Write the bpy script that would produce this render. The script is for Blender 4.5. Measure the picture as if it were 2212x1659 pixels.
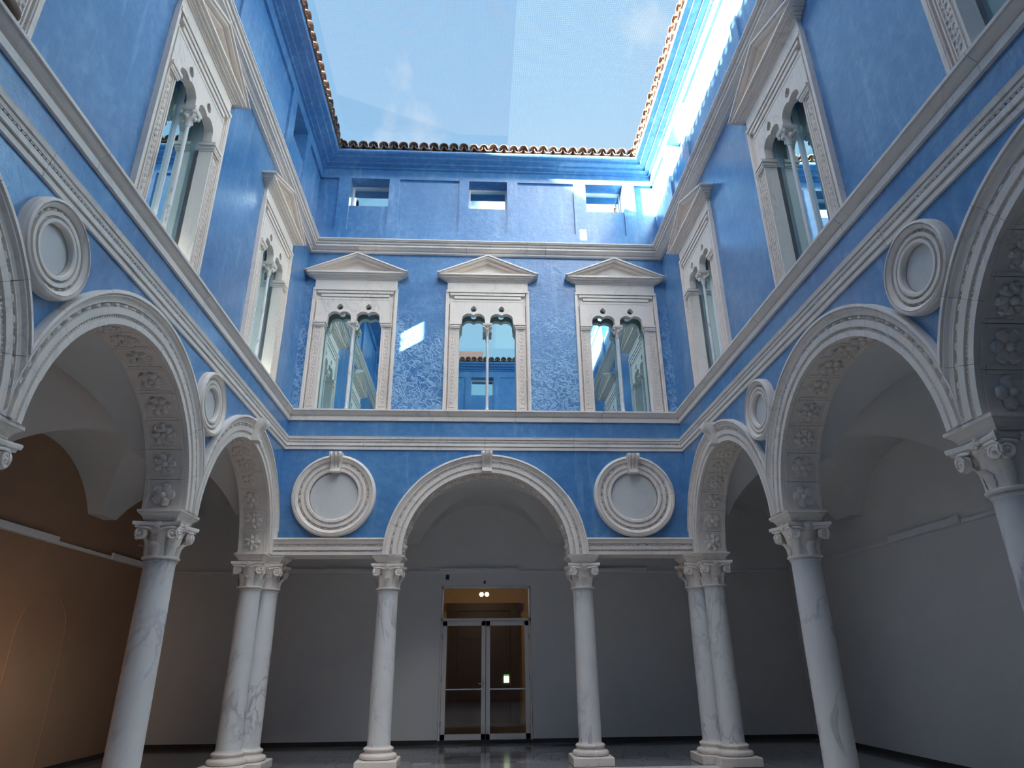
import bpy, math, random
from math import sin, cos, pi, sqrt, radians
from mathutils import Vector, Matrix, Quaternion

random.seed(7)
S = bpy.context.scene
for o in list(bpy.data.objects): bpy.data.objects.remove(o)
COL = S.collection

# ------------------------------------------------------------------ camera
XL, XR, YB, YG, YF = -3.378, 3.746, 11.368, 14.617, 1.20
yaw, pitch, roll, fpx = .0567, .3958, -.0104, 1427.364
Fv = Vector((sin(yaw)*cos(pitch), cos(yaw)*cos(pitch), sin(pitch)))
Rv0 = Vector((cos(yaw), -sin(yaw), 0)); Uv0 = Rv0.cross(Fv)
Rv = Rv0*cos(roll)+Uv0*sin(roll); Uv = -Rv0*sin(roll)+Uv0*cos(roll)
cam = bpy.data.cameras.new('camera'); camo = bpy.data.objects.new('camera', cam); COL.objects.link(camo)
cam.sensor_width = 36; cam.lens = fpx*36/2212; cam.clip_start = .05; cam.clip_end = 300
camo.matrix_world = Matrix(((Rv.x, Uv.x, -Fv.x, 0), (Rv.y, Uv.y, -Fv.y, 0), (Rv.z, Uv.z, -Fv.z, 1.5), (0, 0, 0, 1)))
S.camera = camo

# ------------------------------------------------------------------ light and exposure
S.view_settings.view_transform = 'Standard'; S.view_settings.look = 'None'
S.view_settings.gamma = 1; S.view_settings.use_curve_mapping = False
S.view_settings.exposure = 1.85
SKY_STRENGTH = 0.27
SUN = 46.0
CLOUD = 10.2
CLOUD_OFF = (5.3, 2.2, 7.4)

W = bpy.data.worlds.new('sky'); S.world = W; W.use_nodes = True
nt = W.node_tree; nt.nodes.clear()
def N(tree, typ, **kw):
    n = tree.nodes.new(typ)
    for k, v in kw.items():
        if k == 'inp':
            for a, b in v.items(): n.inputs[a].default_value = b
        else: setattr(n, k, v)
    return n
def ramp(tree, stops, src=None, interp='LINEAR'):
    r = tree.nodes.new('ShaderNodeValToRGB'); r.color_ramp.interpolation = interp
    e = r.color_ramp.elements
    while len(e) > 1: e.remove(e[-1])
    e[0].position = stops[0][0]; e[0].color = (*stops[0][1], 1)
    for p, c in stops[1:]:
        k = e.new(p); k.color = (*c, 1)
    if src: tree.links.new(src, r.inputs[0])
    return r
tc = N(nt, 'ShaderNodeTexCoord'); sx = N(nt, 'ShaderNodeSeparateXYZ'); nt.links.new(tc.outputs['Generated'], sx.inputs[0])
grad = ramp(nt, [(0, (.62, .80, .95)), (.45, (.42, .68, .92)), (.75, (.30, .56, .86)), (1, (.24, .48, .80))], sx.outputs['Z'])
def sky_noise(scale, detail, rough, dist, off):
    mp = N(nt, 'ShaderNodeMapping'); mp.inputs['Location'].default_value = off; nt.links.new(tc.outputs['Generated'], mp.inputs[0])
    n = N(nt, 'ShaderNodeTexNoise', inp={'Scale': scale, 'Detail': detail, 'Roughness': rough, 'Distortion': dist}); nt.links.new(mp.outputs[0], n.inputs['Vector']); return n.outputs['Fac']
# thin wisps everywhere; broken white cumulus on the side behind the viewer, as the attic panes mirror it, spread and brightened to light the lower arcades
w1 = ramp(nt, [(0, (0, 0, 0)), (.56, (0, 0, 0)), (.74, (.55, .55, .55)), (1, (.6, .6, .6))], sky_noise(4.2, 7., .58, .25, (0, 0, 0)))
mx1 = N(nt, 'ShaderNodeMixRGB'); nt.links.new(w1.outputs[0], mx1.inputs[0]); nt.links.new(grad.outputs[0], mx1.inputs[1]); mx1.inputs[2].default_value = (1.0, 1.0, 1.02, 1)
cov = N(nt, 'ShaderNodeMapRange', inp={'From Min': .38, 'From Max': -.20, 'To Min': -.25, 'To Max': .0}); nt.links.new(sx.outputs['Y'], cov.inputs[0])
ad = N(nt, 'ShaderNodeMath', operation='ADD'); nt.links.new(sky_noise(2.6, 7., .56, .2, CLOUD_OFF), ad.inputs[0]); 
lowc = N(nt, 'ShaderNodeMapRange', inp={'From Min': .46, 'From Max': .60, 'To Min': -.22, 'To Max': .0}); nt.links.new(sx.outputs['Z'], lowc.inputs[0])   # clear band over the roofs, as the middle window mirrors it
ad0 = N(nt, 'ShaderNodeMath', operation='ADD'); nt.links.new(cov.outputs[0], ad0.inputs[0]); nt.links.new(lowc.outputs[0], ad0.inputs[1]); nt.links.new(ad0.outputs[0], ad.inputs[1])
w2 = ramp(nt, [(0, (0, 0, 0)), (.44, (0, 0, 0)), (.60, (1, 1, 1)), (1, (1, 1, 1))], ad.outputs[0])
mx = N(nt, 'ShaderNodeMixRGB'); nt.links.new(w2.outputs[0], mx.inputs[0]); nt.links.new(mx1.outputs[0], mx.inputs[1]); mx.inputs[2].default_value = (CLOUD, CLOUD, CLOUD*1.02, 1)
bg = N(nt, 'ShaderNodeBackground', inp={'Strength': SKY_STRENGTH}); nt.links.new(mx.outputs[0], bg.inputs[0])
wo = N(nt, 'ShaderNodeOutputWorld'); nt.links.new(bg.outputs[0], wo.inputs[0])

sd = bpy.data.lights.new('sun', 'SUN'); sd.energy = SUN; sd.angle = radians(.8); sd.color = (1, .68, .42)
so = bpy.data.objects.new('sun', sd); COL.objects.link(so); so.location = (-30, -8, 18)
so.rotation_mode = 'QUATERNION'; so.rotation_quaternion = Vector((1, .294, -.203)).to_track_quat('-Z', 'Y')

# ------------------------------------------------------------------ materials
MATS = {}
def mat(name):
    m = bpy.data.materials.new(name); m.use_nodes = True; t = m.node_tree; t.nodes.clear()
    out = N(t, 'ShaderNodeOutputMaterial'); b = N(t, 'ShaderNodeBsdfPrincipled'); t.links.new(b.outputs[0], out.inputs[0])
    MATS[name] = m
    return m, t, b, out
def pos(t): return N(t, 'ShaderNodeNewGeometry').outputs['Position']
def noise(t, scale, detail=4., rough=.55, dist=0., vec=None, stretch=None):
    v = vec or pos(t)
    if stretch:
        mp = N(t, 'ShaderNodeMapping'); mp.inputs['Scale'].default_value = stretch; t.links.new(v, mp.inputs[0]); v = mp.outputs[0]
    n = N(t, 'ShaderNodeTexNoise', inp={'Scale': scale, 'Detail': detail, 'Roughness': rough, 'Distortion': dist}); t.links.new(v, n.inputs['Vector'])
    return n.outputs['Fac']
def mix(t, fac, a, b, typ='MIX'):
    m = N(t, 'ShaderNodeMixRGB', blend_type=typ)
    for i, x in enumerate((fac, a, b)):
        if isinstance(x, (int, float)): m.inputs[i].default_value = x if i == 0 else (x, x, x, 1)
        elif isinstance(x, tuple): m.inputs[i].default_value = (*x, 1)
        else: t.links.new(x, m.inputs[i])
    return m.outputs[0]
def math_(t, op, a, b=None, c=None):
    m = N(t, 'ShaderNodeMath', operation=op)
    for i, x in enumerate((a, b, c)):
        if x is None: continue
        if isinstance(x, (int, float)): m.inputs[i].default_value = x
        else: t.links.new(x, m.inputs[i])
    return m.outputs[0]
def bump(t, b, h, strength=.3, dist=.01):
    n = N(t, 'ShaderNodeBump', inp={'Strength': strength, 'Distance': dist}); t.links.new(h, n.inputs['Height']); t.links.new(n.outputs[0], b.inputs['Normal'])

def plaster_blue(name, crackle):
    m, t, b, o = mat(name)
    big = noise(t, .9, 5, .6, .3); fine = noise(t, 9, 6, .65)
    c = ramp(t, [(.30, (.052, .165, .385)), (.5, (.085, .24, .49)), (.72, (.165, .35, .59))], mix(t, .45, big, fine)).outputs[0]
    st = noise(t, 5, 4, .7, 0, None, (1, 1, .12))
    c = mix(t, math_(t, 'MULTIPLY', ramp(t, [(.56, (0, 0, 0)), (.72, (1, 1, 1))], st).outputs[0], .28), c, (.36, .56, .76))
    h = fine
    if crackle:
        warp = N(t, 'ShaderNodeTexNoise', inp={'Scale': 5., 'Detail': 3.})
        p = pos(t); t.links.new(p, warp.inputs['Vector'])
        def ridge(sc, det, wd, off):
            mp = N(t, 'ShaderNodeMapping'); mp.inputs['Location'].default_value = off; t.links.new(p, mp.inputs[0])
            r_ = math_(t, 'ABSOLUTE', math_(t, 'SUBTRACT', noise(t, sc, det, .5, .9, mp.outputs[0]), .5))
            return ramp(t, [(0, (1, 1, 1)), (wd*.45, (1, 1, 1)), (wd, (0, 0, 0))], r_).outputs[0]
        line = math_(t, 'MAXIMUM', ridge(5.5, 2., .050, (0, 0, 0)), ridge(8.5, 1.5, .040, (7.3, 1.1, 4.2)))
        sz = N(t, 'ShaderNodeSeparateXYZ'); t.links.new(p, sz.inputs[0]); zz = math_(t, 'MULTIPLY', ramp(t, [(0, (0, 0, 0)), (.565, (0, 0, 0)), (.575, (1, 1, 1)), (.66, (.95, .95, .95)), (.80, (.45, .45, .45)), (1, (.3, .3, .3))], math_(t, 'MULTIPLY', sz.outputs['Z'], .1)).outputs[0], 1.)
        msk = ramp(t, [(.50, (0, 0, 0)), (.66, (1, 1, 1))], mix(t, .5, noise(t, 1.1, 3, .5, .2), zz)).outputs[0]
        k = math_(t, 'MULTIPLY', math_(t, 'MULTIPLY', line, msk), .75)
        c = mix(t, k, c, (.30, .53, .76)); h = math_(t, 'ADD', h, math_(t, 'MULTIPLY', k, 1.5))
    t.links.new(c, b.inputs['Base Color'])
    t.links.new(math_(t, 'MULTIPLY_ADD', big, .22, .10), b.inputs['Roughness']); b.inputs['Specular IOR Level'].default_value = .9
    bump(t, b, h, .35, .012)
    return m
plaster_blue('blue_plaster', False); plaster_blue('blue_plaster_cracked', True)

def stone(name, base, tint, vein, vs, vamt, rough=.5):
    m, t, b, o = mat(name)
    c = mix(t, ramp(t, [(.3, (0, 0, 0)), (.7, (1, 1, 1))], noise(t, 2.2, 6, .62, .4)).outputs[0], base, tint)
    n = noise(t, vs, 5, .55, 1.6, None, (1, 1, .55))
    v = ramp(t, [(.47, (0, 0, 0)), (.497, (1, 1, 1)), (.503, (1, 1, 1)), (.535, (0, 0, 0))], n).outputs[0]
    gate = ramp(t, [(.42, (0, 0, 0)), (.62, (1, 1, 1))], noise(t, 1.3, 3)).outputs[0]
    c = mix(t, math_(t, 'MULTIPLY', math_(t, 'MULTIPLY', v, gate), vamt), c, vein)
    f = noise(t, 45, 4, .7)
    c = mix(t, math_(t, 'MULTIPLY', ramp(t, [(.6, (0, 0, 0)), (.75, (1, 1, 1))], f).outputs[0], .18), c, (.45, .42, .40))
    t.links.new(c, b.inputs['Base Color']); b.inputs['Roughness'].default_value = rough
    bump(t, b, f, .25, .006)
    return m
stone('marble_shaft', (.80, .77, .75), (.71, .70, .70), (.33, .33, .37), 1.5, .75, .35)
stone('marble_carved', (.88, .79, .71), (.82, .74, .67), (.42, .40, .40), 2.0, .35, .55)
stone('marble_frame', (.92, .80, .70), (.86, .76, .67), (.45, .40, .38), 2.5, .35, .55)
stone('marble_trim', (.88, .79, .71), (.80, .73, .67), (.40, .38, .39), 2.0, .3, .5)
stone('marble_disc', (.70, .69, .67), (.62, .62, .61), (.48, .48, .47), 1.6, .3, .6)

def simple(name, col, rough=.6, metal=0., var=.0, nscale=4., spec=.5, bumpamt=0.):
    m, t, b, o = mat(name)
    if var:
        c = mix(t, noise(t, nscale, 5, .6), tuple(x*(1-var) for x in col), tuple(min(1, x*(1+var)) for x in col)); t.links.new(c, b.inputs['Base Color'])
        if bumpamt: bump(t, b, noise(t, nscale*6, 4, .6), bumpamt, .006)
    else: b.inputs['Base Color'].default_value = (*col, 1)
    b.inputs['Roughness'].default_value = rough; b.inputs['Metallic'].default_value = metal; b.inputs['Specular IOR Level'].default_value = spec
    return m
simple('grey_plaster', (.82, .81, .80), .8, 0, .06, 1.5, .3, .15)
simple('vault_plaster', (.80, .78, .76), .85, 0, .05, 1.5, .2, .1)
simple('brown_plaster', (.40, .25, .16), .75, 0, .10, 1.5, .3, .15)
simple('warm_plaster', (.52, .38, .22), .8, 0, .08, 2.)
simple('dark_skirting', (.05, .045, .045), .5)
simple('door_metal', (.86, .83, .81), .45, 0, .06, 6.)
simple('dark_gap', (.04, .04, .045), .7)
simple('steel', (.75, .75, .76), .25, 1.)
simple('wood_dark', (.055, .030, .020), .5, 0, .2, 8.)
simple('rail_metal', (.88, .88, .89), .5, 0, .05)
simple('sensor_dark', (.05, .05, .055), .5)
simple('room_floor', (.10, .065, .035), .3, 0, .15)
simple('brown_cast', (.16, .09, .05), .6, 0, .15, 20.)
simple('court_paving', (.74, .71, .67), .45, 0, .12, 3., .5, .15)
simple('slab_joint', (.05, .05, .055), .7)
simple('terracotta_wall', (.50, .30, .25), .8, 0, .1)

def rnd_tile(name, a, b_, c_, rough, spec=.5):
    m, t, b, o = mat(name)
    oi = N(t, 'ShaderNodeObjectInfo')
    r = ramp(t, [(0, a), (.5, b_), (1, c_)], oi.outputs['Random']).outputs[0]
    n = noise(t, 6, 5, .65)
    c = mix(t, .35, r, mix(t, n, tuple(x*.55 for x in b_), tuple(min(1, x*1.4) for x in b_)))
    t.links.new(c, b.inputs['Base Color']); b.inputs['Roughness'].default_value = rough; b.inputs['Specular IOR Level'].default_value = spec
    return m
rnd_tile('roof_terracotta', (.15, .11, .095), (.24, .17, .145), (.36, .28, .24), .85)
rnd_tile('paving_stone', (.07, .07, .076), (.16, .16, .17), (.46, .46, .47), .12, .7)

m, t, b, o = mat('mirror_glass')
b.inputs['Base Color'].default_value = (.60, .80, .84, 1); b.inputs['Metallic'].default_value = 1; b.inputs['Roughness'].default_value = .015
m, t, b, o = mat('clear_glass')
t.nodes.remove(b)
gl = N(t, 'ShaderNodeBsdfGlossy', inp={'Roughness': .02}); tr = N(t, 'ShaderNodeBsdfTransparent', inp={'Color': (.80, .82, .80, 1)}); fr = N(t, 'ShaderNodeFresnel', inp={'IOR': 1.5})
ms = N(t, 'ShaderNodeMixShader'); t.links.new(fr.outputs[0], ms.inputs[0]); t.links.new(tr.outputs[0], ms.inputs[1]); t.links.new(gl.outputs[0], ms.inputs[2]); t.links.new(ms.outputs[0], o.inputs[0])
def emis(name, col, st):
    m, t, b, o = mat(name); t.nodes.remove(b)
    e = N(t, 'ShaderNodeEmission', inp={'Color': (*col, 1), 'Strength': st}); t.links.new(e.outputs[0], o.inputs[0])
emis('bulb_glow', (1, .75, .50), 14); emis('panel_glow', (.75, .9, .6), .8); emis('panel_green', (.12, .35, .10), .6)
def netmat(name, col, a_thread, a_gap):
    m, t, b, o = mat(name); t.nodes.remove(b)
    s = N(t, 'ShaderNodeSeparateXYZ'); t.links.new(pos(t), s.inputs[0])
    def ln(ax):
        f = math_(t, 'FRACT', math_(t, 'DIVIDE', s.outputs[ax], .036))
        return math_(t, 'LESS_THAN', f, .22)
    k = math_(t, 'MULTIPLY_ADD', math_(t, 'MAXIMUM', ln('X'), ln('Y')), a_thread-a_gap, a_gap)
    d = N(t, 'ShaderNodeBsdfDiffuse', inp={'Color': (*col, 1)}); tl = N(t, 'ShaderNodeBsdfTranslucent', inp={'Color': (*col, 1)})
    m2 = N(t, 'ShaderNodeMixShader', inp={0: .5}); t.links.new(d.outputs[0], m2.inputs[1]); t.links.new(tl.outputs[0], m2.inputs[2])
    tr = N(t, 'ShaderNodeBsdfTransparent'); ms = N(t, 'ShaderNodeMixShader')
    t.links.new(k, ms.inputs[0]); t.links.new(tr.outputs[0], ms.inputs[1]); t.links.new(m2.outputs[0], ms.inputs[2]); t.links.new(ms.outputs[0], o.inputs[0])
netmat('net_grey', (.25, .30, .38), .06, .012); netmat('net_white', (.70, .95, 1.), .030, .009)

# ------------------------------------------------------------------ mesh helpers
class G:
    def __init__(s): s.v = []; s.f = []
    def add(s, vs, fs):
        n = len(s.v); s.v += [tuple(p) for p in vs]; s.f += [tuple(i+n for i in f) for f in fs]
    def box(s, x0, x1, y0, y1, z0, z1):
        s.add([(x0, y0, z0), (x1, y0, z0), (x1, y1, z0), (x0, y1, z0), (x0, y0, z1), (x1, y0, z1), (x1, y1, z1), (x0, y1, z1)],
              [(0, 3, 2, 1), (4, 5, 6, 7), (0, 1, 5, 4), (1, 2, 6, 5), (2, 3, 7, 6), (3, 0, 4, 7)])
    def prism(s, poly, y0, y1):
        n = len(poly)
        s.add([(x, y0, z) for x, z in poly]+[(x, y1, z) for x, z in poly],
              [tuple(range(n)), tuple(range(2*n-1, n-1, -1))]+[(i, i+n, (i+1) % n+n, (i+1) % n) for i in range(n)])
    def loft(s, rings, cap=True, closed=True):
        n = len(rings[0]); fs = []
        for k in range(len(rings)-1):
            for i in range(n if closed else n-1):
                j = (i+1) % n; fs.append((k*n+i, k*n+j, (k+1)*n+j, (k+1)*n+i))
        if cap: fs += [tuple(range(n-1, -1, -1)), tuple(range((len(rings)-1)*n, len(rings)*n))]
        s.add([p for r in rings for p in r], fs)
    def lathe(s, prof, n=24, cx=0, cy=0):
        s.loft([[(cx+r*cos(2*pi*i/n), cy+r*sin(2*pi*i/n), z) for i in range(n)] for r, z in prof])
    def square(s, prof, cx=0, cy=0, ky=1.):
        s.loft([[(cx-h, cy-h*ky, z), (cx+h, cy-h*ky, z), (cx+h, cy+h*ky, z), (cx-h, cy+h*ky, z)] for h, z in prof])
    def mould(s, prof, u0, u1, m0=0, m1=0):            # prof: closed polygon of (projection, z)
        s.loft([[(u0+m0*p, -p, z) for p, z in prof], [(u1-m1*p, -p, z) for p, z in prof]])
    def arc(s, prof, cx, cz, a0, a1, n):               # prof: closed polygon of (r, y)
        s.loft([[(cx+r*cos(a), y, cz+r*sin(a)) for r, y in prof] for a in [a0+(a1-a0)*i/n for i in range(n+1)]])
    def ell(s, c, ax, ay, az, n=6, m=2):
        c, ax, ay, az = Vector(c), Vector(ax), Vector(ay), Vector(az)
        vs = [c+az]; fs = []
        for k in range(1, m+1):
            th = pi*k/(m+1)
            for i in range(n):
                a = 2*pi*i/n; vs.append(c+az*cos(th)+(ax*cos(a)+ay*sin(a))*sin(th))
        vs.append(c-az); L = len(vs)-1
        for i in range(n):
            j = (i+1) % n; fs.append((0, 1+i, 1+j)); fs.append((L, L-n+j, L-n+i))
            for k in range(m-1): fs.append((1+k*n+i, 1+(k+1)*n+i, 1+(k+1)*n+j, 1+k*n+j))
        s.add(vs, fs)
    def tube(s, pts, rads, n=5):
        pts = [Vector(p) for p in pts]; rings = []
        up = None
        for i, p in enumerate(pts):
            d = (pts[min(i+1, len(pts)-1)]-pts[max(i-1, 0)]).normalized()
            if up is None: up = d.orthogonal().normalized()
            up = (up-d*up.dot(d)).normalized(); w = d.cross(up); r = rads[i] if isinstance(rads, list) else rads
            rings.append([p+(up*cos(2*pi*k/n)+w*sin(2*pi*k/n))*r for k in range(n)])
        s.loft(rings)
    def grid(s, rows):
        h, w = len(rows), len(rows[0])
        s.add([p for r in rows for p in r], [(j*w+i, j*w+i+1, (j+1)*w+i+1, (j+1)*w+i) for j in range(h-1) for i in range(w-1)])
    def mesh(s, name, smooth=None):
        me = bpy.data.meshes.new(name); me.from_pydata(s.v, [], s.f); me.update()
        import bmesh
        bm = bmesh.new(); bm.from_mesh(me); bmesh.ops.recalc_face_normals(bm, faces=bm.faces); bm.to_mesh(me); bm.free()
        if smooth:
            me.shade_smooth(); me.set_sharp_from_angle(angle=radians(smooth))
        return me

def link(name, data, parent=None, loc=(0, 0, 0), rz=0., label=None, cat=None, group=None, kind=None):
    o = bpy.data.objects.new(name, data); COL.objects.link(o)
    o.location = loc; o.rotation_euler = (0, 0, rz)
    if parent: o.parent = parent
    if label: o['label'] = label
    if cat: o['category'] = cat
    if group: o['group'] = group
    if kind: o['kind'] = kind
    return o
def part(name, g, material, parent=None, smooth=None, **kw):
    me = g.mesh(name, smooth) if isinstance(g, G) else g
    if not me.materials: me.materials.append(MATS[material])
    return link(name, me, parent, **kw)
def meshof(name, g, material, smooth=None):
    me = g.mesh(name, smooth); me.materials.append(MATS[material]); return me

FR = {'back': (lambda a: (a, YB, 0), 0.), 'right': (lambda a: (XR, a, 0), -pi/2), 'left': (lambda a: (XL, a, 0), pi/2), 'front': (lambda a: (a, YF, 0), pi)}
SG = {'back': 1, 'right': -1, 'left': 1, 'front': -1}     # local u = SG * coordinate along the wall
def at(side, a, z=0.):
    p = FR[side][0](a); return (p[0], p[1], z)
def rz(side): return FR[side][1]
CX = (XL+XR)/2
ENDS = {'back': (XL, XR), 'right': (-YB, -YF), 'left': (YF, YB), 'front': (-XR, -XL)}  # local u range

# ------------------------------------------------------------------ dimensions
ZA = 3.137                                    # impost level
C2, C3 = 8.0, 4.6
XC, XD = -1.452, 1.826
TH = .48
ARCH = {'back': [(.185, 1.416, 3.14)], 'right': [(9.66, 1.48, 3.08), (6.30, 1.50, 3.07), (2.92, 1.48, 3.08)]}
ARCH['left'] = ARCH['right']; ARCH['front'] = [(.185, 1.416, 3.14)]
AW = .315                                     # archivolt width
WIN = {'back': [-2.385, .182, 2.72], 'right': [9.38, 6.12, 2.88], 'left': [9.38, 6.12, 2.88]}
WZ = 5.697                                    # sill level
ATW = {'back': [-2.29, .177, 2.65], 'right': [9.65, 6.2, 2.75], 'left': [9.65, 6.2, 2.75], 'front': [-2.29, .177, 2.65]}
ATP = {'back': [(-1.673, -.427), (.803, 1.99), (XL-.3, -2.935), (3.30, XR+.3)],
       'right': [(6.80, 8.97), (3.4, 5.55), (10.31, YB+.3), (YF-.3, 2.1)]}
ATP['left'] = ATP['right']; ATP['front'] = ATP['back']

# ------------------------------------------------------------------ walls
def depthgrid(g, us, vs, dep, y_hole=.4):
    D = lambda i, j: dep[i][j] if 0 <= i < len(us)-1 and 0 <= j < len(vs)-1 else None
    for i in range(len(us)-1):
        for j in range(len(vs)-1):
            d = dep[i][j]; dd = y_hole if d is None else d
            if d is not None: g.add([(us[i], d, vs[j]), (us[i+1], d, vs[j]), (us[i+1], d, vs[j+1]), (us[i], d, vs[j+1])], [(0, 1, 2, 3)])
            if i+1 < len(us)-1:
                e = dep[i+1][j]; e = y_hole if e is None else e
                if e != dd: g.add([(us[i+1], dd, vs[j]), (us[i+1], e, vs[j]), (us[i+1], e, vs[j+1]), (us[i+1], dd, vs[j+1])], [(0, 1, 2, 3)])
            if j+1 < len(vs)-1:
                e = dep[i][j+1]; e = y_hole if e is None else e
                if e != dd: g.add([(us[i], dd, vs[j+1]), (us[i+1], dd, vs[j+1]), (us[i+1], e, vs[j+1]), (us[i], e, vs[j+1])], [(0, 1, 2, 3)])

ATT_Y = -.08
WALL = {}
def wall(side, label):
    g = G(); u0, u1 = ENDS[side]; sg = SG[side]
    if side in ('back', 'front'): u0 -= TH; u1 += TH
    # arcade zone, cut by arches
    segs = []
    for c, r, zc in ARCH[side]:
        rw = r+.10; hw = sqrt(rw*rw-(ZA-zc)**2); segs.append((sg*c-hw, sg*c+hw, ('a', sg*c, zc, rw)))
    if side in ('back', 'front'):
        s0 = min(s[0] for s in segs); s1 = max(s[1] for s in segs)
        segs += [(u0, s0, ('l',)), (s1, u1, ('l',))]
    segs.sort(); full = []; p = u0
    for a, b_, k in segs:
        if a > p+1e-6: full.append((p, a, ('p',)))
        full.append((max(a, p), b_, k)); p = b_
    if p < u1-1e-6: full.append((p, u1, ('p',)))
    ZT = 5.25
    for a, b_, k in full:
        n = 48 if k[0] == 'a' else 1
        def zl(u):
            if k[0] == 'a': return max(ZA, k[2]+sqrt(max(0, k[3]**2-(u-k[1])**2)))
            return 3.30 if k[0] == 'l' else ZA
        for i in range(n):
            ua, ub = a+(b_-a)*i/n, a+(b_-a)*(i+1)/n
            if k[0] == 'a':
                f = lambda q: k[1]+(k[1]-a)*-cos(pi*q)*1.
                ua, ub = f(i/n), f((i+1)/n)
            za, zb = zl(ua), zl(ub)
            g.add([(ua, 0, za), (ub, 0, zb), (ub, 0, ZT), (ua, 0, ZT), (ua, TH, za), (ub, TH, zb), (ub, TH, ZT), (ua, TH, ZT)],
                  [(0, 1, 2, 3), (4, 7, 6, 5), (0, 4, 5, 1)])
    # window zone
    us = {u0, u1}
    for w in WIN.get(side, []): us |= {sg*w-.60, sg*w+.60}
    us = sorted(us); vs = [ZT, WZ-.1, WZ+2.2, 9.15]
    dep = []
    for i in range(len(us)-1):
        c = (us[i]+us[i+1])/2
        h = any(abs(c-sg*w) < .6 for w in WIN.get(side, []))
        dep.append([0, None if h else 0, 0])
    depthgrid(g, us, vs, dep)
    # attic zone
    wi = [(sg*w-.40, sg*w+.40) for w in ATW[side]]; pa = [tuple(sorted((sg*a, sg*b_))) for a, b_ in ATP[side]]
    pa = [(max(a, u0), min(b_, u1)) for a, b_ in pa]
    us = sorted({u0, u1} | {x for p in wi+pa for x in p}); vs = [9.15, 9.58, 10.19, 10.87, 11.35]
    dep = []
    for i in range(len(us)-1):
        c = (us[i]+us[i+1])/2; col = [ATT_Y]*4
        if any(a < c < b_ for a, b_ in wi): col = [ATT_Y, ATT_Y+.035, None, ATT_Y]
        elif any(a < c < b_ for a, b_ in pa): col = [ATT_Y, ATT_Y+.045, ATT_Y+.045, ATT_Y]
        dep.append(col)
    depthgrid(g, us, vs, dep, ATT_Y+.33)
    g.add([(u0, 0, 9.15), (u1, 0, 9.15), (u1, ATT_Y, 9.15), (u0, ATT_Y, 9.15)], [(0, 1, 2, 3)])
    o = part('wall_'+side, g, 'blue_plaster_cracked' if side == 'back' else 'blue_plaster', kind='structure', label=label, cat='wall')
    o.location = at(side, 0) if side in ('back', 'front') else at(side, 0); o.rotation_euler = (0, 0, rz(side))
    WALL[side] = o
wall('back', 'blue stucco courtyard wall facing the viewer, with three pedimented windows')
wall('left', 'blue stucco courtyard wall along the left, over round arches')
wall('right', 'blue stucco courtyard wall along the right, sunlit at the top')
wall('front', 'blue stucco courtyard wall mirrored in the middle window')

# ------------------------------------------------------------------ gallery shells
GXL, GXR, GYF = -6.47, 6.85, YF-3.1
def gwall(name, pts, label, hole=None, mt='grey_plaster'):
    g = G(); (x0, y0), (x1, y1) = pts
    d = Vector((x1-x0, y1-y0, 0)); L = d.length; d /= L; nrm = Vector((-d.y, d.x, 0))
    def bx(a, b_, z0, z1):
        q = [Vector((x0, y0, 0))+d*a, Vector((x0, y0, 0))+d*b_]
        vs = [q[0], q[1], q[1]-nrm*.2, q[0]-nrm*.2]
        g.add([v+Vector((0, 0, z0)) for v in vs]+[v+Vector((0, 0, z1)) for v in vs], [(0, 3, 2, 1), (4, 5, 6, 7), (0, 1, 5, 4), (1, 2, 6, 5), (2, 3, 7, 6), (3, 0, 4, 7)])
    if hole:
        bx(0, hole[0], 0, 5.6); bx(hole[1], L, 0, 5.6); bx(hole[0], hole[1], hole[2], 5.6)
    else: bx(0, L, 0, 5.6)
    return part(name, g, mt, kind='structure', label=label, cat='wall')
gwall('wall_gallery_back', ((GXR, YG), (GXL, YG)), 'grey plaster wall of the arcade walk behind the courtyard, around the glass door', (GXR-1.175, GXR+.705, 2.96))
gwall('wall_gallery_left', ((GXL, YG), (GXL, GYF)), 'brown plaster wall of the left arcade walk', None, 'brown_plaster')
gwall('wall_gallery_right', ((GXR, GYF), (GXR, YG)), 'grey plaster wall of the right arcade walk')
gwall('wall_gallery_front', ((GXL, GYF), (GXR, GYF)), 'grey plaster wall of the near arcade walk behind the viewer')

def vault(g, x0, x1, y0, y1):
    K = .95; cl_ = K*sqrt(1-(.74/1.61)**2)
    ss = sorted(set([-1, 1, -cl_, cl_]+[round(-cl_+2*cl_*i/24, 6) for i in range(1, 24)]))
    h = lambda a: 3.08+1.61*sqrt(max(0, 1-(a/K)**2))
    cx, cy, hx, hy = (x0+x1)/2, (y0+y1)/2, (x1-x0)/2, (y1-y0)/2
    n = len(ss); base = [(cx+s*hx, cy+t_*hy, max(3.82, h(s), h(t_))) for t_ in ss for s in ss]; fs = []
    for j in range(n-1):
        for i in range(n-1):
            a, b_, c, d = j*n+i, j*n+i+1, (j+1)*n+i+1, (j+1)*n+i
            if (ss[i]+ss[i+1])*(ss[j]+ss[j+1]) > 0: fs += [(a, b_, c), (a, c, d)]
            else: fs += [(a, b_, d), (b_, c, d)]
    g.add(base, fs)
def ceil_(name, bays, label):
    g = G()
    for b_ in bays: vault(g, *b_)
    xs = [v for b_ in bays for v in b_[:2]]; ys = [v for b_ in bays for v in b_[2:]]
    g.box(min(xs), max(xs), min(ys), max(ys), 4.95, 5.15)
    # sides of the springers down to their flat undersides
    o = part(name, g, 'vault_plaster', kind='structure', label=label, cat='ceiling', smooth=35)
yb = [GYF, YF-TH/2, C3, C2, 11.67]
xb = [XL-TH, XC, XD, XR+TH]
ceil_('ceiling_left', [(GXL, XL-TH, yb[i], yb[i+1]) for i in range(1, 4)], 'groin vaults over the left arcade walk')
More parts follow.
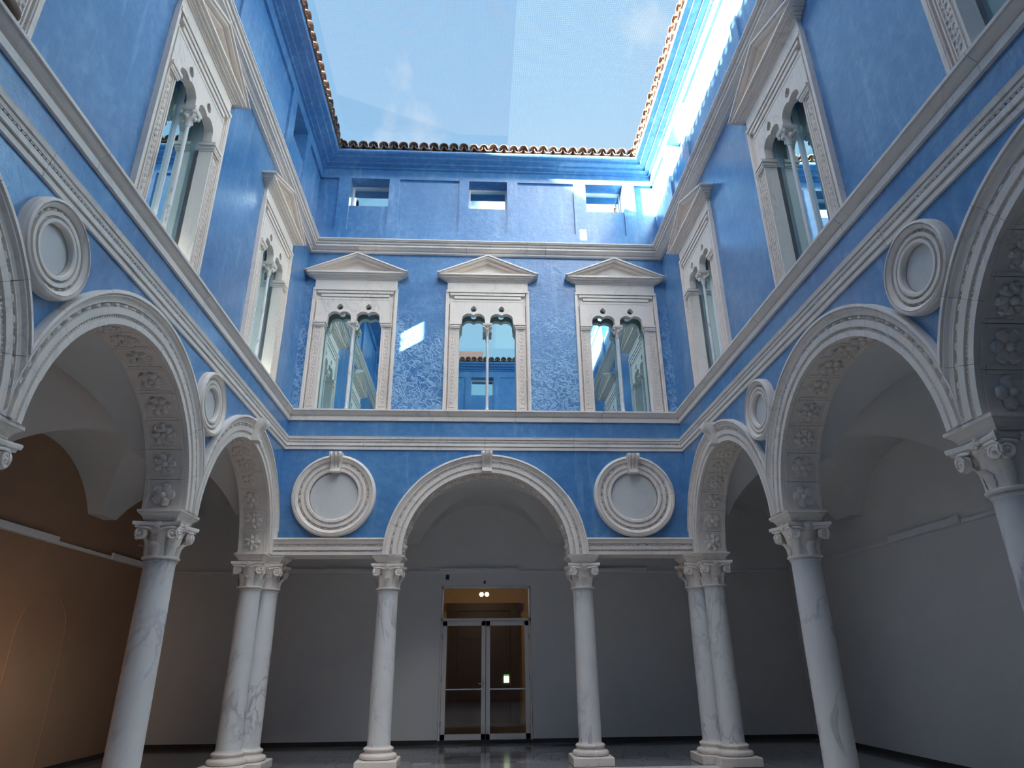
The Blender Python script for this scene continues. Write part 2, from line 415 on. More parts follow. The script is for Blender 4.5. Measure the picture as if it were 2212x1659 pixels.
ceil_('ceiling_right', [(XR+TH, GXR, yb[i], yb[i+1]) for i in range(1, 4)], 'groin vaults over the right arcade walk')
ceil_('ceiling_back', [(xb[i], xb[i+1], YB+TH, YG) for i in range(3)]+[(GXL, XL-TH, 11.67, YG), (XR+TH, GXR, 11.67, YG)], 'groin vaults over the arcade walk behind the courtyard')
ceil_('ceiling_front', [(GXL, XL-TH, GYF, YF-TH/2), (XR+TH, GXR, GYF, YF-TH/2)]+[(xb[i], xb[i+1], GYF, YF-TH) for i in range(3)], 'groin vaults over the near arcade walk')

# floor
g = G(); g.box(GXL-.2, GXR+.2, GYF-.2, YG+.2, -.3, -.012)
floor = part('floor', g, 'slab_joint', kind='structure', label='dark polished stone floor of the courtyard and arcade walks', cat='floor')
ms_ = []
for L_ in (.60, .45, .30):
    g = G(); w_ = .195; e = .003
    g.loft([[(e, e, -.03), (L_-e, e, -.03), (L_-e, w_-e, -.03), (e, w_-e, -.03)], [(e, e, -.003), (L_-e, e, -.003), (L_-e, w_-e, -.003), (e, w_-e, -.003)],
            [(e+.003, e+.003, 0), (L_-e-.003, e+.003, 0), (L_-e-.003, w_-e-.003, 0), (e+.003, w_-e-.003, 0)]])
    ms_.append((L_, meshof('paving_slab', g, 'paving_stone')))
rest = G(); near = []
y = GYF; row = 0
while y < YG-.01:
    x = GXL-random.random()*.5
    while x < GXR:
        L_, me = random.choice(ms_)
        if x+L_ > GXL+.02 and x+L_ < GXR+.3:
            vis = 11.9 < y < YG-.05 and abs(x-.2) < (3.0 if y > 12.2 else 2.6)
            if vis and len(near) < 290: near.append(link('paving_slab', me, floor, (x, y, 0)))
            else: rest.box(x+.003, x+L_-.003, y+.003, y+.192, -.03, 0)
        x += L_
    y += .195; row += 1
part('paving_slab_field', rest, 'paving_stone', floor, kind='stuff')
g = G()    # pale kerb line of the court between the columns
g.box(XL-.08, XR+.08, YF+.05, YB-.10, -.02, .004)
part('court_paving', g, 'court_paving', floor)

# skirtings
for nm, bx in (('baseboard_back', ((GXL, -.705, YG-.02, YG), (1.175, GXR, YG-.02, YG))), ('baseboard_left', ((GXL, GXL+.02, GYF, YG),)), ('baseboard_right', ((GXR-.02, GXR, GYF, YG),))):
    g = G()
    for b_ in bx: g.box(*b_, 0, .075)
    part(nm, g, 'dark_skirting', kind='structure', label='dark low skirting along the %s arcade wall' % nm[10:], cat='skirting')

# ------------------------------------------------------------------ mouldings (trim)
P_STR = [(-.02, 4.962), (.026, 4.962), (.026, 5.012), (.008, 5.018), (.008, 5.028), (.042, 5.028), (.042, 5.078), (.018, 5.082), (.018, 5.100), (.050, 5.100), (.056, 5.128), (.034, 5.132), (.034, 5.142), (.064, 5.142), (.070, 5.176), (.074, 5.190), (-.02, 5.190)]
P_SILL = [(-.02, 5.503), (.034, 5.503), (.034, 5.578), (.006, 5.582), (.006, 5.596), (.026, 5.602), (.045, 5.615), (.070, 5.640), (.088, 5.662), (.086, 5.668), (.104, 5.668), (.104, 5.697), (-.02, 5.697)]
P_COR = [(-.02, 9.05), (.060, 9.05), (.060, 9.078), (.040, 9.080), (.040, 9.095), (.075, 9.105), (.10, 9.125), (.13, 9.135), (.15, 9.135), (.15, 9.168), (.118, 9.172), (.118, 9.186), (.165, 9.190), (.178, 9.215), (.150, 9.218), (.150, 9.228), (.20, 9.232), (.215, 9.255), (.225, 9.255), (.225, 9.275), (-.02, 9.275)]
P_EAV = [(.0, 11.10), (.128, 11.10), (.128, 11.135), (.224, 11.145), (.224, 11.185), (.355, 11.195), (.355, 11.235), (.45, 11.245), (.468, 11.265), (.468, 11.30), (.0, 11.30)]
tn = 0
JO = {'back': [-2.0, .15, 1.75], 'right': [9.2, 7.05, 4.9, 2.9], 'left': [9.0, 6.7, 4.25, 2.6], 'front': [0.]}
SIDEWORD = {'back': 'far', 'right': 'right', 'left': 'left', 'front': 'near'}
for nm, prof, mt, word, dj in (('string', P_STR, 'marble_trim', 'white stepped string course above the arches', 0.), ('sill', P_SILL, 'marble_trim', 'white cornice carrying the window sills', .55), ('cornice', P_COR, 'marble_trim', 'white stepped cornice under the attic', -.4), ('eave', P_EAV, 'blue_plaster', 'deep blue stepped eaves cornice under the roof tiles', None)):
    for side in ('back', 'left', 'right', 'front'):
        tn += 1; u0, u1 = ENDS[side]
        e = link('trim_%d' % tn, None, None, at(side, 0), rz(side), '%s on the %s wall' % (word, SIDEWORD[side]), 'moulding', None, 'structure')
        cuts = [] if dj is None else sorted(SG[side]*(a+dj) for a in JO[side])
        cuts = [u0]+[c for c in cuts if u0+.5 < c < u1-.5]+[u1]
        for i in range(len(cuts)-1):
            g = G(); a, b_ = cuts[i], cuts[i+1]
            g.mould(prof, a+(0 if i == 0 else .003), b_-(0 if i == len(cuts)-2 else .003), 1 if i == 0 else 0, 1 if i == len(cuts)-2 else 0)
            part('eaves_step' if dj is None else 'stone_block', g, mt, e)
        if nm == 'string':
            g = G(); n = int((u1-u0)/.05)
            for i in range(n):
                u = u0+(i+.5)*(u1-u0)/n
                g.box(u-.017, u+.017, -.045, -.02, 5.0855, 5.0965)
            o = part('bead_moulding', g, 'marble_trim', e, kind='stuff')

# ------------------------------------------------------------------ arches
ROS = []
for n, tw in ((5, 0.), (6, .0), (8, .55), (7, .3)):
    g = G()
    for i in range(n):
        a = 2*pi*i/n; d = Vector((cos(a), 0, sin(a))); s_ = Vector((-sin(a+tw), 0, cos(a+tw))); r_ = Vector((cos(a+tw), 0, sin(a+tw)))
        g.ell(d*.074+Vector((0, -.008, 0)), r_*.060, s_*(.056 if n < 6 else .047 if n < 7 else .036), Vector((0, -.026, 0)), 8, 3); g.ell(d*.112+Vector((0, -.018, 0)), r_*.016, s_*(.040 if n < 7 else .024), Vector((0, -.024, 0)), 6, 2)
    g.ell((0, -.020, 0), (.036, 0, 0), (0, 0, .036), (0, -.042, 0), 8, 3)
    ROS.append(meshof('rosette', g, 'marble_carved', 50))

def keystone_mesh(w0, w1, h, d0, d1):
    g = G(); rows = []; nu = 15
    for j in range(11):
        t_ = j/10; z = h*(1-t_); w = w0+(w1-w0)*t_
        dep = .075+d0*(1.15*max(0, cos(t_*3.0)) if t_ < .55 else 0)+.02*sin(t_*pi)
        if t_ > .80: dep = .115
        row = []
        for i in range(nu):
            s = -1+2*i/(nu-1)
            fl = .026*cos(s*pi*3.0)*(1 if .06 < t_ < .78 else 0)-(.02*(1-abs(s)) if .3 < t_ < .78 else 0)
            row.append((s*w/2*(1+.10*sin(t_*9)*.4), -(dep+fl*(1 if abs(s) < .98 else 0)), z))
        rows.append(row)
    g.grid(rows)
    n0 = len(g.v)
    for r in rows: pass
    g.add([(x, 0.02, z) for r in rows for x, y_, z in (r[0], r[-1])], [])
    w = nu
    for j in range(10):
        a, b_ = j*w, (j+1)*w; c, d = n0+2*j, n0+2*(j+1); g.f += [(a, b_, d, c), (a+w-1, c+1, d+1, b_+w-1)]
    g.f += [tuple(range(w))+(n0+1, n0), tuple(range(10*w+w-1, 10*w-1, -1))+(n0+20, n0+21)]
    return meshof('keystone', g, 'marble_carved', 60)
KEY = keystone_mesh(.20, .155, .345, .10, .05); KEYR = keystone_mesh(.215, .15, .335, .10, .05)

def beads_arc(g, cx, cz, r, y, a0, a1, size, pitch_, reel, lim=(-9., 9.)):
    n = max(4, int((a1-a0)*r/pitch_)); st = (a1-a0)/n
    for i in range(n):
        a = a0+(i+.5)*st; rad = Vector((cos(a), 0, sin(a))); tan = Vector((-sin(a), 0, cos(a))); c = Vector((cx, y, cz))+rad*r
        if not lim[0]+.03 < c.x < lim[1]-.03: continue
        if reel:
            g.ell(c-tan*st*r*.17, rad*size, Vector((0, -size, 0)), tan*st*r*.27, 6, 2)
            for k in (.21, .31, .41):
                q = c+tan*st*r*k
                g.ell(q, rad*size*1.05, Vector((0, -size*1.05, 0)), tan*size*.30, 6, 1)
        else: g.ell(c, rad*size, Vector((0, -size, 0)), tan*size*.95, 6, 2)

def trimmed(g, lim):         # neighbouring archivolts meet on the axis of the column between them
    import bmesh
    me = g.mesh('voussoir'); xs = [v.co.x for v in me.vertices]
    for pl_, sg in ((lim[0], -1), (lim[1], 1)):
        if min(xs) > lim[0] and sg < 0 or max(xs) < lim[1] and sg > 0: continue
        bm = bmesh.new(); bm.from_mesh(me)
        bmesh.ops.bisect_plane(bm, geom=bm.verts[:]+bm.edges[:]+bm.faces[:], plane_co=(pl_, 0, 0), plane_no=(sg, 0, 0), clear_outer=True)
        bmesh.ops.holes_fill(bm, edges=[e_ for e_ in bm.edges if e_.is_boundary]); bm.to_mesh(me); bm.free()
    return me
def limits(side, c, a, b_):
    return tuple(sorted((SG[side]*(a-c), SG[side]*(b_-c))))
def arch(side, c, ri, zc, label, key, nros=13, cuts=(.30, .62, 1.02, 1.42, 1.72, 2.12, 2.52, 2.84), spr=ZA, lim=(-9., 9.)):
    e = link('arch', None, None, at(side, c), rz(side), label, 'arch', 'marble arches of the courtyard')
    ro = ri+AW; a0 = math.asin(max(-.3, min(.9, (spr-zc)/ri))); a0 = max(a0, (spr-zc)/ri)
    prof = [(ro, .03), (ro, -.078), (ro-.030, -.082), (ro-.034, -.060), (ro-.044, -.060), (ro-.047, -.070), (ro-.055, -.066), (ro-.075, -.040), (ro-.098, -.030), (ro-.110, -.030), (ro-.112, -.006), (ro-.154, -.006), (ro-.156, -.034), (ro-.220, -.030), (ro-.222, -.004), (ro-.256, -.004), (ro-.258, -.022), (ri, -.020), (ri, .03)]
    cs = [a0]+[x for x in cuts]+[pi-a0]
    for i in range(len(cs)-1):
        g = G(); jit = random.uniform(-.004, .004)
        g.arc([(r+(jit if r in (ro, ri) else 0), y) for r, y in prof], 0, zc, cs[i]+.0012, cs[i+1]-.0012, max(4, int((cs[i+1]-cs[i])/.055)))
        part('voussoir', trimmed(g, lim), 'marble_carved', e)
    g = G()
    beads_arc(g, 0, zc, ro-.133, -.014, a0+.02, pi-a0-.02, .017, .15, True, lim)
    beads_arc(g, 0, zc, ro-.239, -.008, a0+.01, pi-a0-.01, .0125, .040, False, lim)
    part('bead_moulding', g, 'marble_carved', e, kind='stuff')
    st = (pi-2*a0)/nros
    for i in range(nros):
        b0, b1 = a0+i*st, a0+(i+1)*st
        g = G()
        rr = ri
        g.arc([(rr+.10, .03), (rr+.10, TH), (rr+.012, TH), (rr+.012, .03)], 0, zc, b0+.0015, b1-.0015, 3)
        for y0, y1 in ((.03, .075), (TH-.055, TH)): g.arc([(rr+.02, y0), (rr+.02, y1), (rr, y1-.008), (rr, y0+.008)], 0, zc, b0+.0015, b1-.0015, 3)
        for q0, q1 in ((b0+.002, b0+.022), (b1-.022, b1-.002)): g.arc([(rr+.02, .07), (rr+.02, TH-.05), (rr+.003, TH-.055), (rr+.003, .075)], 0, zc, q0, q1, 1)
        sp = part('soffit_panel', g, 'marble_carved', e)
        a = (b0+b1)/2; ro_ = link('rosette', ROS[(i*3+int(c*7)) % 4], sp, ((ri+.010)*cos(a), TH/2+.01, zc+(ri+.010)*sin(a)))
        # local -y of the rosette must point to the arch centre, local z along the tangent
        yv = Vector((cos(a), 0, sin(a))); zv = Vector((-sin(a), 0, cos(a))); xv = yv.cross(zv)
        ro_.rotation_euler = Matrix((xv, yv, zv)).transposed().to_euler()
        k = 1.0+.12*random.random(); ro_.scale = (k, k, k)
    if key:
        part('keystone', KEY, 'marble_carved', e, loc=(0, -.02, zc+ri-.005))
    return e
WALLW = {'right': 'right', 'left': 'left'}
arch('back', *ARCH['back'][0], 'wide marble arch with keystone over the glass door, facing the viewer', True)
for side in ('right', 'left'):
    arch(side, *ARCH[side][0], 'marble arch with a keystone in the %s arcade, next to the far corner' % side, True, lim=limits(side, ARCH[side][0][0], C2+.001, YB-.002))
    arch(side, *ARCH[side][1], 'middle marble arch of the %s arcade, between two single columns' % side, False, lim=limits(side, ARCH[side][1][0], C3+.001, C2-.001))
    arch(side, *ARCH[side][2], 'nearest marble arch of the %s arcade, cut by the picture edge' % side, False, lim=limits(side, ARCH[side][2][0], YF+.002, C3-.001))

# flat architraves beside the far arch
ro = 1.416+AW
for wd, u0, u1 in (('left', XL+.01, .185-ro+.035), ('right', .185+ro-.035, XR-.01)):
    e = link('architrave', None, None, at('back', 0), 0, 'flat marble architrave below the %s roundel of the far wall' % wd, 'architrave', 'flat architraves of the far wall')
    z0 = ZA
    prof = [(-.03, z0), (.02, z0), (.02, z0+.052), (.003, z0+.054), (.003, z0+.080), (.030, z0+.082), (.030, z0+.138), (.005, z0+.140), (.005, z0+.180), (.030, z0+.182), (.036, z0+.205), (.046, z0+.225), (.058, z0+.236), (.060, z0+.246), (.070, z0+.252), (.066, z0+.276), (-.03, z0+.276)]
    g = G(); g.mould(prof, u0, u1, 0, 0); part('beam_face', g, 'marble_carved', e)
    g = G(); g.box(u0-.02, u1+.02, .03, TH, z0+.002, z0+.22); part('beam', g, 'marble_carved', e)
    g = G(); n = int((u1-u0)/.04)
    for i in range(n):
        g.ell((u0+(i+.5)*(u1-u0)/n, -.008, z0+.066), (.0115, 0, 0), (0, -.0115, 0), (0, 0, .0115))
    n = int((u1-u0)/.15); st = (u1-u0)/n
    for i in range(n):
        u = u0+(i+.5)*st
        g.ell((u-.02, -.014, z0+.160), (0, 0, .017), (0, -.017, 0), (st*.30, 0, 0))
        for k in (.3, .4, .5): g.ell((u+st*k-.015, -.014, z0+.160), (0, 0, .018), (0, -.018, 0), (.005, 0, 0), 6, 1)
    part('bead_moulding', g, 'marble_carved', e, kind='stuff')

# ------------------------------------------------------------------ columns
ZN, ZB = 2.60, .30
ZI = ZA-.135                                   # underside of the impost block
def spiral_mesh():
    g = G(); pts = []; rd = []
    for i in range(34):
        q = i/33; a = pi*.5-q*2*pi*1.9; r = .060*(1-q)+.010
        pts.append((r*cos(a), 0, r*sin(a))); rd.append(.013*(1-.55*q))
    pts.insert(0, (-.055, .0, .062)); rd.insert(0, .012); pts.insert(0, (-.11, .02, .052)); rd.insert(0, .010)
    g.tube(pts, rd, 6)
    g.loft([[(.058*cos(2*pi*i/16), y, .058*sin(2*pi*i/16)) for i in range(16)] for y in (-.002, .05)])
    g.ell((0, -.008, 0), (.014, 0, 0), (0, 0, .014), (0, -.014, 0))
    return meshof('volute', g, 'marble_carved', 60)
def leaf_mesh(h, w, curl):
    g = G(); rows = []
    for j in range(8):
        t_ = j/7; z = h*(t_ if t_ < .82 else .82+(t_-.82)*.2-(t_-.82)**2*2.2)
        y = -.012-.040*t_**2-(curl*max(0, t_-.6)/.4)**1.0*(1 if t_ > .6 else 0)
        ww = w*(.62+.9*t_-1.15*t_**3+.10*cos(t_*22))*.8
        rows.append([(ww*s, y+.020*abs(s)-(.008 if s == 0 else 0)+.006*cos(s*12), z) for s in (-.5, -.34, -.17, 0, .17, .34, .5)])
    g.grid(rows)
    b = [[(x, y+.016, z) for x, y, z in r] for r in rows]; n = len(rows)*7
    g.grid(b)
    return meshof('acanthus_leaf', g, 'marble_carved', 50)
VOL = spiral_mesh(); LEAF = leaf_mesh(.175, .135, .055); LEAF2 = leaf_mesh(.27, .12, .070)
g = G(); g.ell((0, 0, 0), (.035, 0, 0), (0, 0, .035), (0, -.03, 0), 8, 2)
for i in range(5): g.ell((.03*cos(i*1.257), -.008, .03*sin(i*1.257)), (.02, 0, 0), (0, 0, .02), (0, -.018, 0), 6, 2)
FLEU = meshof('fleuron', g, 'marble_carved', 50)
g = G(); g.lathe([(.195, ZB-.012), (.180, ZB+.012), (.178, ZB+.03), (.177, .9), (.174, 1.6), (.168, 2.2), (.165, ZN-.06), (.168, ZN-.04), (.178, ZN-.032), (.180, ZN-.02), (.172, ZN-.012), (.170, ZN)], 40)
SHAFT = meshof('shaft', g, 'marble_shaft', 40)
def rnd(r, z, h, n=7): return [(r-h/2+h/2*cos(-pi/2+pi*i/(n-1)), z+h/2+h/2*sin(-pi/2+pi*i/(n-1))) for i in range(n)]
g = G(); g.lathe([(.25, .128)]+rnd(.285, .13, .075)+[(.235, .207), (.228, .212), (.212, .228), (.214, .242)]+rnd(.232, .245, .043)+[(.202, .290), (.198, ZB)], 40)
BASE = meshof('base', g, 'marble_carved', 40)
g = G(); g.square([(.30, 0), (.312, .012), (.312, .118), (.300, .130)]); PLINTH = meshof('plinth', g, 'marble_carved')
g = G(); g.square([(.19, ZI-.004), (.19, ZI+.018), (.205, ZI+.022), (.205, ZI+.034), (.212, ZI+.050), (.232, ZI+.076), (.255, ZI+.094), (.258, ZI+.104), (.268, ZI+.108), (.268, ZA)], ky=.93)
IMPOST = meshof('impost_block', g, 'marble_carved')
g = G(); g.lathe([(.168, ZN-.004)]+rnd(.205, ZN-.002, .028)+[(.172, ZN+.028), (.170, ZN+.10), (.176, ZN+.20), (.190, ZN+.27), (.205, ZN+.31), (.212, ZN+.315), (.212, ZN+.335), (.19, ZN+.345)], 32)
BELL = meshof('capital', g, 'marble_carved', 40)
g = G()                                        # concave-sided abacus of the capital
def aring(k, z):
    R_ = []
    for s in range(4):
        for i in range(8):
            t_ = -1+2*i/8; x = .272*k*t_; d = (.272-.062*(1-t_*t_))*k
            p = (x, -d)
            a = s*pi/2; R_.append((p[0]*cos(a)-p[1]*sin(a), p[0]*sin(a)+p[1]*cos(a), z))
    return R_
g.loft([aring(.90, ZI-.068), aring(.92, ZI-.045), aring(.98, ZI-.040), aring(1.0, ZI-.012), aring(.98, ZI)])
ABAC = meshof('abacus', g, 'marble_carved', 30)
def column_at(e, x, y, rot=0.):
    part('plinth', PLINTH, None, e, loc=(x, y, 0)); part('base', BASE, None, e, loc=(x, y, 0))
    part('shaft', SHAFT, None, e, loc=(x, y, 0), rz=random.random()*6); cp = part('capital', BELL, None, e, loc=(x, y, 0))
    part('impost_block', IMPOST, None, e, loc=(x, y, 0), rz=rot)
    part('abacus', ABAC, None, cp)
    for s in range(4):
        a = s*pi/2; c_, s_ = cos(a), sin(a)
        R_ = lambda px, py: (px*c_-py*s_, px*s_+py*c_)
        for k in (-1, 1):
            px, py = R_(k*.178, -.232)
            o = part('volute', VOL, None, cp, loc=(px, py, ZI-.135), rz=a)
            if k < 0: o.scale = (-1, 1, 1)
            o.rotation_euler = (0, 0, a+k*.18)
        px, py = R_(0, -.214); part('fleuron', FLEU, None, cp, loc=(px, py, ZI-.035), rz=a)
        for q, me in ((0., LEAF), (pi/4, LEAF2)):
            b_ = a+q; rr = .184 if me is LEAF else .178
            part('acanthus_leaf', me, None, cp, loc=(rr*sin(b_), -rr*cos(b_), ZN+.026), rz=b_)
for wd, x in (('left', XC), ('right', XD)):
    e = link('column', None, None, (x, YB+TH/2, 0), 0, 'single marble column standing just %s of the glass door' % wd, 'column', 'marble columns'); column_at(e, 0, 0)
for side, sx_ in (('left', -1), ('right', 1)):
    xw = XL if sx_ < 0 else XR
    for yy, wd in ((C2, 'single marble column between the far and middle arches of the %s arcade'), (C3, 'nearest marble column of the %s arcade, cut by the picture edge')):
        e = link('column', None, None, (xw+sx_*TH/2, yy, 0), 0, wd % side, 'column', 'marble columns'); column_at(e, 0, 0, pi/2)
    e = link('corner_column', None, None, (xw+sx_*TH/2, YB-.07, 0), 0, 'paired marble columns joined in the far %s corner of the arcade' % side, 'column', 'paired corner columns')
    column_at(e, 0, 0, pi/2); column_at(e, -sx_*.19, .31)

# ------------------------------------------------------------------ roundels
def roundel(side, c, z, R_, rin, label, key, dp=1.):
    e = link('roundel', None, None, at(side, c, z), rz(side), label, 'roundel', 'marble roundels')
    w = R_-rin; k = 1.
    f = lambda q: R_-w*q
    prof = [(R_, .02), (R_, -.060), (f(.05), -.090), (f(.15), -.098), (f(.17), -.076), (f(.20), -.076), (f(.22), -.090), (f(.34), -.072), (f(.385), -.064), (f(.39), -.036), (f(.53), -.036), (f(.535), -.066), (f(.70), -.064), (f(.705), -.040), (f(.815), -.040), (f(.82), -.068), (f(.95), -.066), (rin, -.056), (rin, .02)]
    prof = [(r, y*(dp if y < 0 else 1)) for r, y in prof]
    cuts = [0.02, pi-.03, 2*pi+.02] if R_ > .6 else [.9, 2.6, 5.1, 2*pi+.9]
    for i in range(len(cuts)-1):
        g = G(); g.arc(prof, 0, 0, cuts[i]+.002, cuts[i+1]-.002, 40); part('ring_segment', g, 'marble_carved', e)
    g = G(); g.lathe([(rin+.02, 0), (rin*.98, .0), (rin*.6, -.004), (.01, -.005)], 40)
    me = meshof('disc', g, 'marble_disc', 40)
    d = part('disc', me, None, e); d.rotation_euler = (pi/2, 0, 0); d.location = (0, -.012, 0)
    g = G(); beads_arc(g, 0, 0, f(.46), -.044*dp, 0, 2*pi, .055*w, .42*w, True); beads_arc(g, 0, 0, f(.76), -.045*dp, 0, 2*pi, .045*w, .125*w, False)
    part('bead_moulding', g, 'marble_carved', e, kind='stuff')
    if key: part('keystone', KEYR, None, e, loc=(0, -.045, rin-.025))
roundel('back', -2.435, 4.135, .712, .415, 'large marble roundel with keystone on the far wall, left of the wide arch', True)
roundel('back', 2.775, 4.140, .716, .415, 'large marble roundel with keystone on the far wall, right of the wide arch', True)
for side in ('left', 'right'):
    roundel(side, C2-.06, 4.50, .405, .205, 'small marble roundel on the %s wall nearer the far corner' % side, False, 1.0)
    roundel(side, C3-.02, 4.52, .405, .205, 'small marble roundel on the %s wall above the nearest column' % side, False, 1.0)

# ------------------------------------------------------------------ pedimented windows
HW, OW = .815, .545
def strips(g, us, lo, hi, y0, y1):
    n = len(us)
    for i in range(n-1):
        q = [(us[i], lo[i]), (us[i+1], lo[i+1]), (us[i+1], hi[i+1]), (us[i], hi[i])]
        g.add([(u, y0, z) for u, z in q]+[(u, y1, z) for u, z in q], [(0, 1, 2, 3), (7, 6, 5, 4), (0, 4, 5, 1), (3, 2, 6, 7)])
wm = {}
g = G()   # jamb, built for the left side, mirrored for the right
g.box(-HW, -HW+.045, -.062, 0.0, 0, 2.28); g.box(-HW+.045, -HW+.060, -.052, 0, 0, 2.28)
g.box(-HW+.060, -HW+.088, -.012, 0, 0, 2.28); g.box(-HW+.088, -HW+.104, -.052, 0, 0, 2.28)
g.box(-HW+.104, -OW-.006, -.034, .17, 0, 2.28); g.box(-OW-.022, -OW, -.048, .17, 0, 1.70)
g.box(-HW+.118, -HW+.128, -.048, 0, .08, 1.66); g.box(-OW-.056, -OW-.046, -.048, 0, .08, 1.66); g.box(-HW+.118, -OW-.046, -.048, 0, .07, .08); g.box(-HW+.118, -OW-.046, -.048, 0, 1.66, 1.67)
wm['jamb'] = meshof('jamb', g, 'marble_frame')
g = G(); random.seed(3)   # carved relief inside the jamb panel
for i in range(20):
    z = .16+i*.074; c = -.655
    g.ell((c, -.040, z), (.012, 0, 0), (0, -.008, 0), (0, 0, .03), 6, 2)
    for s in (-1, 1): g.ell((c+s*(.018+.007*(i % 3)), -.040, z+.02), (.012, 0, .006*s), (0, -.007, 0), (-.006*s, 0, .02), 6, 2)
wm['relief'] = meshof('carved_relief', g, 'marble_frame')
g = G(); n = 56
for i in range(n): g.ell((-HW+.074, -.022, .02+i*2.24/n), (.011, 0, 0), (0, -.014, 0), (0, 0, .015), 6, 2)
wm['beads'] = meshof('bead_moulding', g, 'marble_frame')
g = G()   # stepped lintel above
for z0, z1, y in ((2.28, 2.320, -.040), (2.320, 2.340, -.012), (2.34, 2.395, -.052), (2.395, 2.412, -.018), (2.412, 2.458, -.064), (2.458, 2.474, -.026), (2.474, 2.525, -.076)):
    wx = OW+.04+(z0-2.28)*1.12
    g.box(-wx if z0 > 2.28 else -HW+.11, wx if z0 > 2.28 else HW-.11, y, .02, z0, z1)
g.box(-HW, HW, -.010, .0, 2.281, 2.525)
for s in (-1, 1):
    for a0_, a1_, y in ((HW-.045, HW, -.062), (HW-.06, HW-.045, -.052)): g.box(min(s*a0_, s*a1_), max(s*a0_, s*a1_), y, 0, 2.28, 2.525)
wm['lintel'] = meshof('lintel', g, 'marble_frame')
g = G(); g.box(-HW+.025, HW-.025, -.050, .02, 2.525, 2.715); wm['frieze'] = meshof('frieze', g, 'marble_frame')
g = G()   # horizontal cornice
for z0, z1, w_, y in ((2.710, 2.730, .80, -.066), (2.730, 2.750, .83, -.085), (2.750, 2.775, .865, -.115), (2.775, 2.800, .905, -.150), (2.800, 2.808, .945, -.170), (2.808, 2.842, .955, -.185)):
    g.box(-w_, w_, y, .02, z0, z1)
wm['cornice'] = meshof('cornice', g, 'marble_frame')
def chev(g, w_, z0, apex, th, y):
    sl = (apex-z0)/w_; dz = th*sqrt(1+sl*sl)
    g.prism([(-w_, z0), (0, apex), (w_, z0), (w_, z0-.0) if False else (w_-dz/sl, z0), (0, apex-dz), (-w_+dz/sl, z0)], y, .02)
g = G(); chev(g, 1.00, 2.842, 3.262, .026, -.218); chev(g, .94, 2.842, 3.236, .036, -.190); chev(g, .865, 2.842, 3.198, .040, -.125)
g.box(-.995, -.93, -.215, .02, 2.836, 2.862); g.box(.93, .995, -.215, .02, 2.836, 2.862)
wm['rake'] = meshof('raking_cornice', g, 'marble_frame')
g = G(); g.prism([(-.80, 2.842), (.80, 2.842), (0, 3.17)], -.030, .02); wm['tympanum'] = meshof('tympanum', g, 'marble_frame')
g = G()   # pierced panel with two double-lobed lights
TZ0, TZ1, LC = 1.80, 2.281, .272
def lobe(d): 
    b_ = abs(abs(d)-.092)
    return TZ0 if abs(d) >= .227 else max(TZ0, 1.885+sqrt(max(0, .135**2-b_*b_)))
def hole(d):
    d = abs(d)
    if d >= .058: return None
    return (2.115-sqrt(.058**2-d*d), 2.115+(sqrt(.058**2-d*d) if d > .03 else .0496+(.03-d)*1.0))
for s in (-1, 1):
    ds = sorted(set([round(-.227+.454*i/44, 5) for i in range(45)]+[-.0579, .0579, -.092, .092, 0, -.03, .03, -.055, .055, -.045, .045, -.015, .015]))
    A, B_ = [d for d in ds if d <= -.0579], [d for d in ds if d >= .0579]; Cc = [d for d in ds if -.058 <= d <= .058]
    for q in (A, B_): strips(g, [s*LC+d for d in q], [lobe(d) for d in q], [TZ1]*len(q), -.035, .075)
    strips(g, [s*LC+d for d in Cc], [lobe(d) for d in Cc], [hole(d)[0] if hole(d) else 2.115 for d in Cc], -.035, .075)
    strips(g, [s*LC+d for d in Cc], [hole(d)[1] if hole(d) else 2.115 for d in Cc], [TZ1]*len(Cc), -.035, .075)
g.box(-LC+.227, LC-.227, -.035, .075, TZ0, TZ1)
for s in (-1, 1): g.box(min(s*(LC+.227), s*.60), max(s*(LC+.227), s*.60), -.0355, .075, TZ0, TZ1)
wm['tracery'] = meshof('tracery_panel', g, 'marble_frame')
g = G()
for z0, z1, x1, y in ((1.690, 1.715, -OW+.010, -.066), (1.715, 1.745, -OW+.022, -.074), (1.745, 1.758, -OW+.016, -.064), (1.758, 1.802, -OW+.040, -.085)): g.box(-HW+.085, x1, y, .12, z0, z1)
wm['impost'] = meshof('impost', g, 'marble_frame')
g = G(); g.lathe([(.045, 0), (.045, .02), (.036, .03), (.040, .045), (.028, .06), (.026, .10), (.024, 1.0), (.021, 1.555), (.030, 1.56), (.030, 1.575), (.024, 1.58)], 16); wm['colonette'] = meshof('colonette', g, 'marble_shaft', 40)
g = G(); g.lathe([(.028, 1.58), (.034, 1.62), (.050, 1.69), (.070, 1.745), (.06, 1.75)], 12); g.square([(.080, 1.748), (.092, 1.765), (.092, 1.80)])
for i in range(8):
    a = i*pi/4; rr = .058 if i % 2 else .066; g.ell((rr*cos(a), rr*sin(a), 1.665+.045*(i % 2)), (.026*cos(a), .026*sin(a), 0), (-.020*sin(a), .020*cos(a), 0), (0, 0, .034), 6, 3)
for sx_ in (-1, 1):
    for sy_ in (-1, 1): g.ell((sx_*.07, sy_*.07, 1.725), (.022, 0, 0), (0, .022, 0), (0, 0, .024), 6, 3)
wm['ccap'] = meshof('capital', g, 'marble_carved', 50)
g = G(); g.box(-.60, .60, .170, .178, -.02, 2.3); wm['glass'] = meshof('window_pane', g, 'mirror_glass')
g = G(); g.box(-.585, -.545, .12, .17, 0, 2.28); g.box(.545, .585, .12, .17, 0, 2.28); g.box(-.011, .011, .135, .17, 0, 2.28)
wm['metal'] = meshof('window_frame', g, 'rail_metal')
wi_ = 0
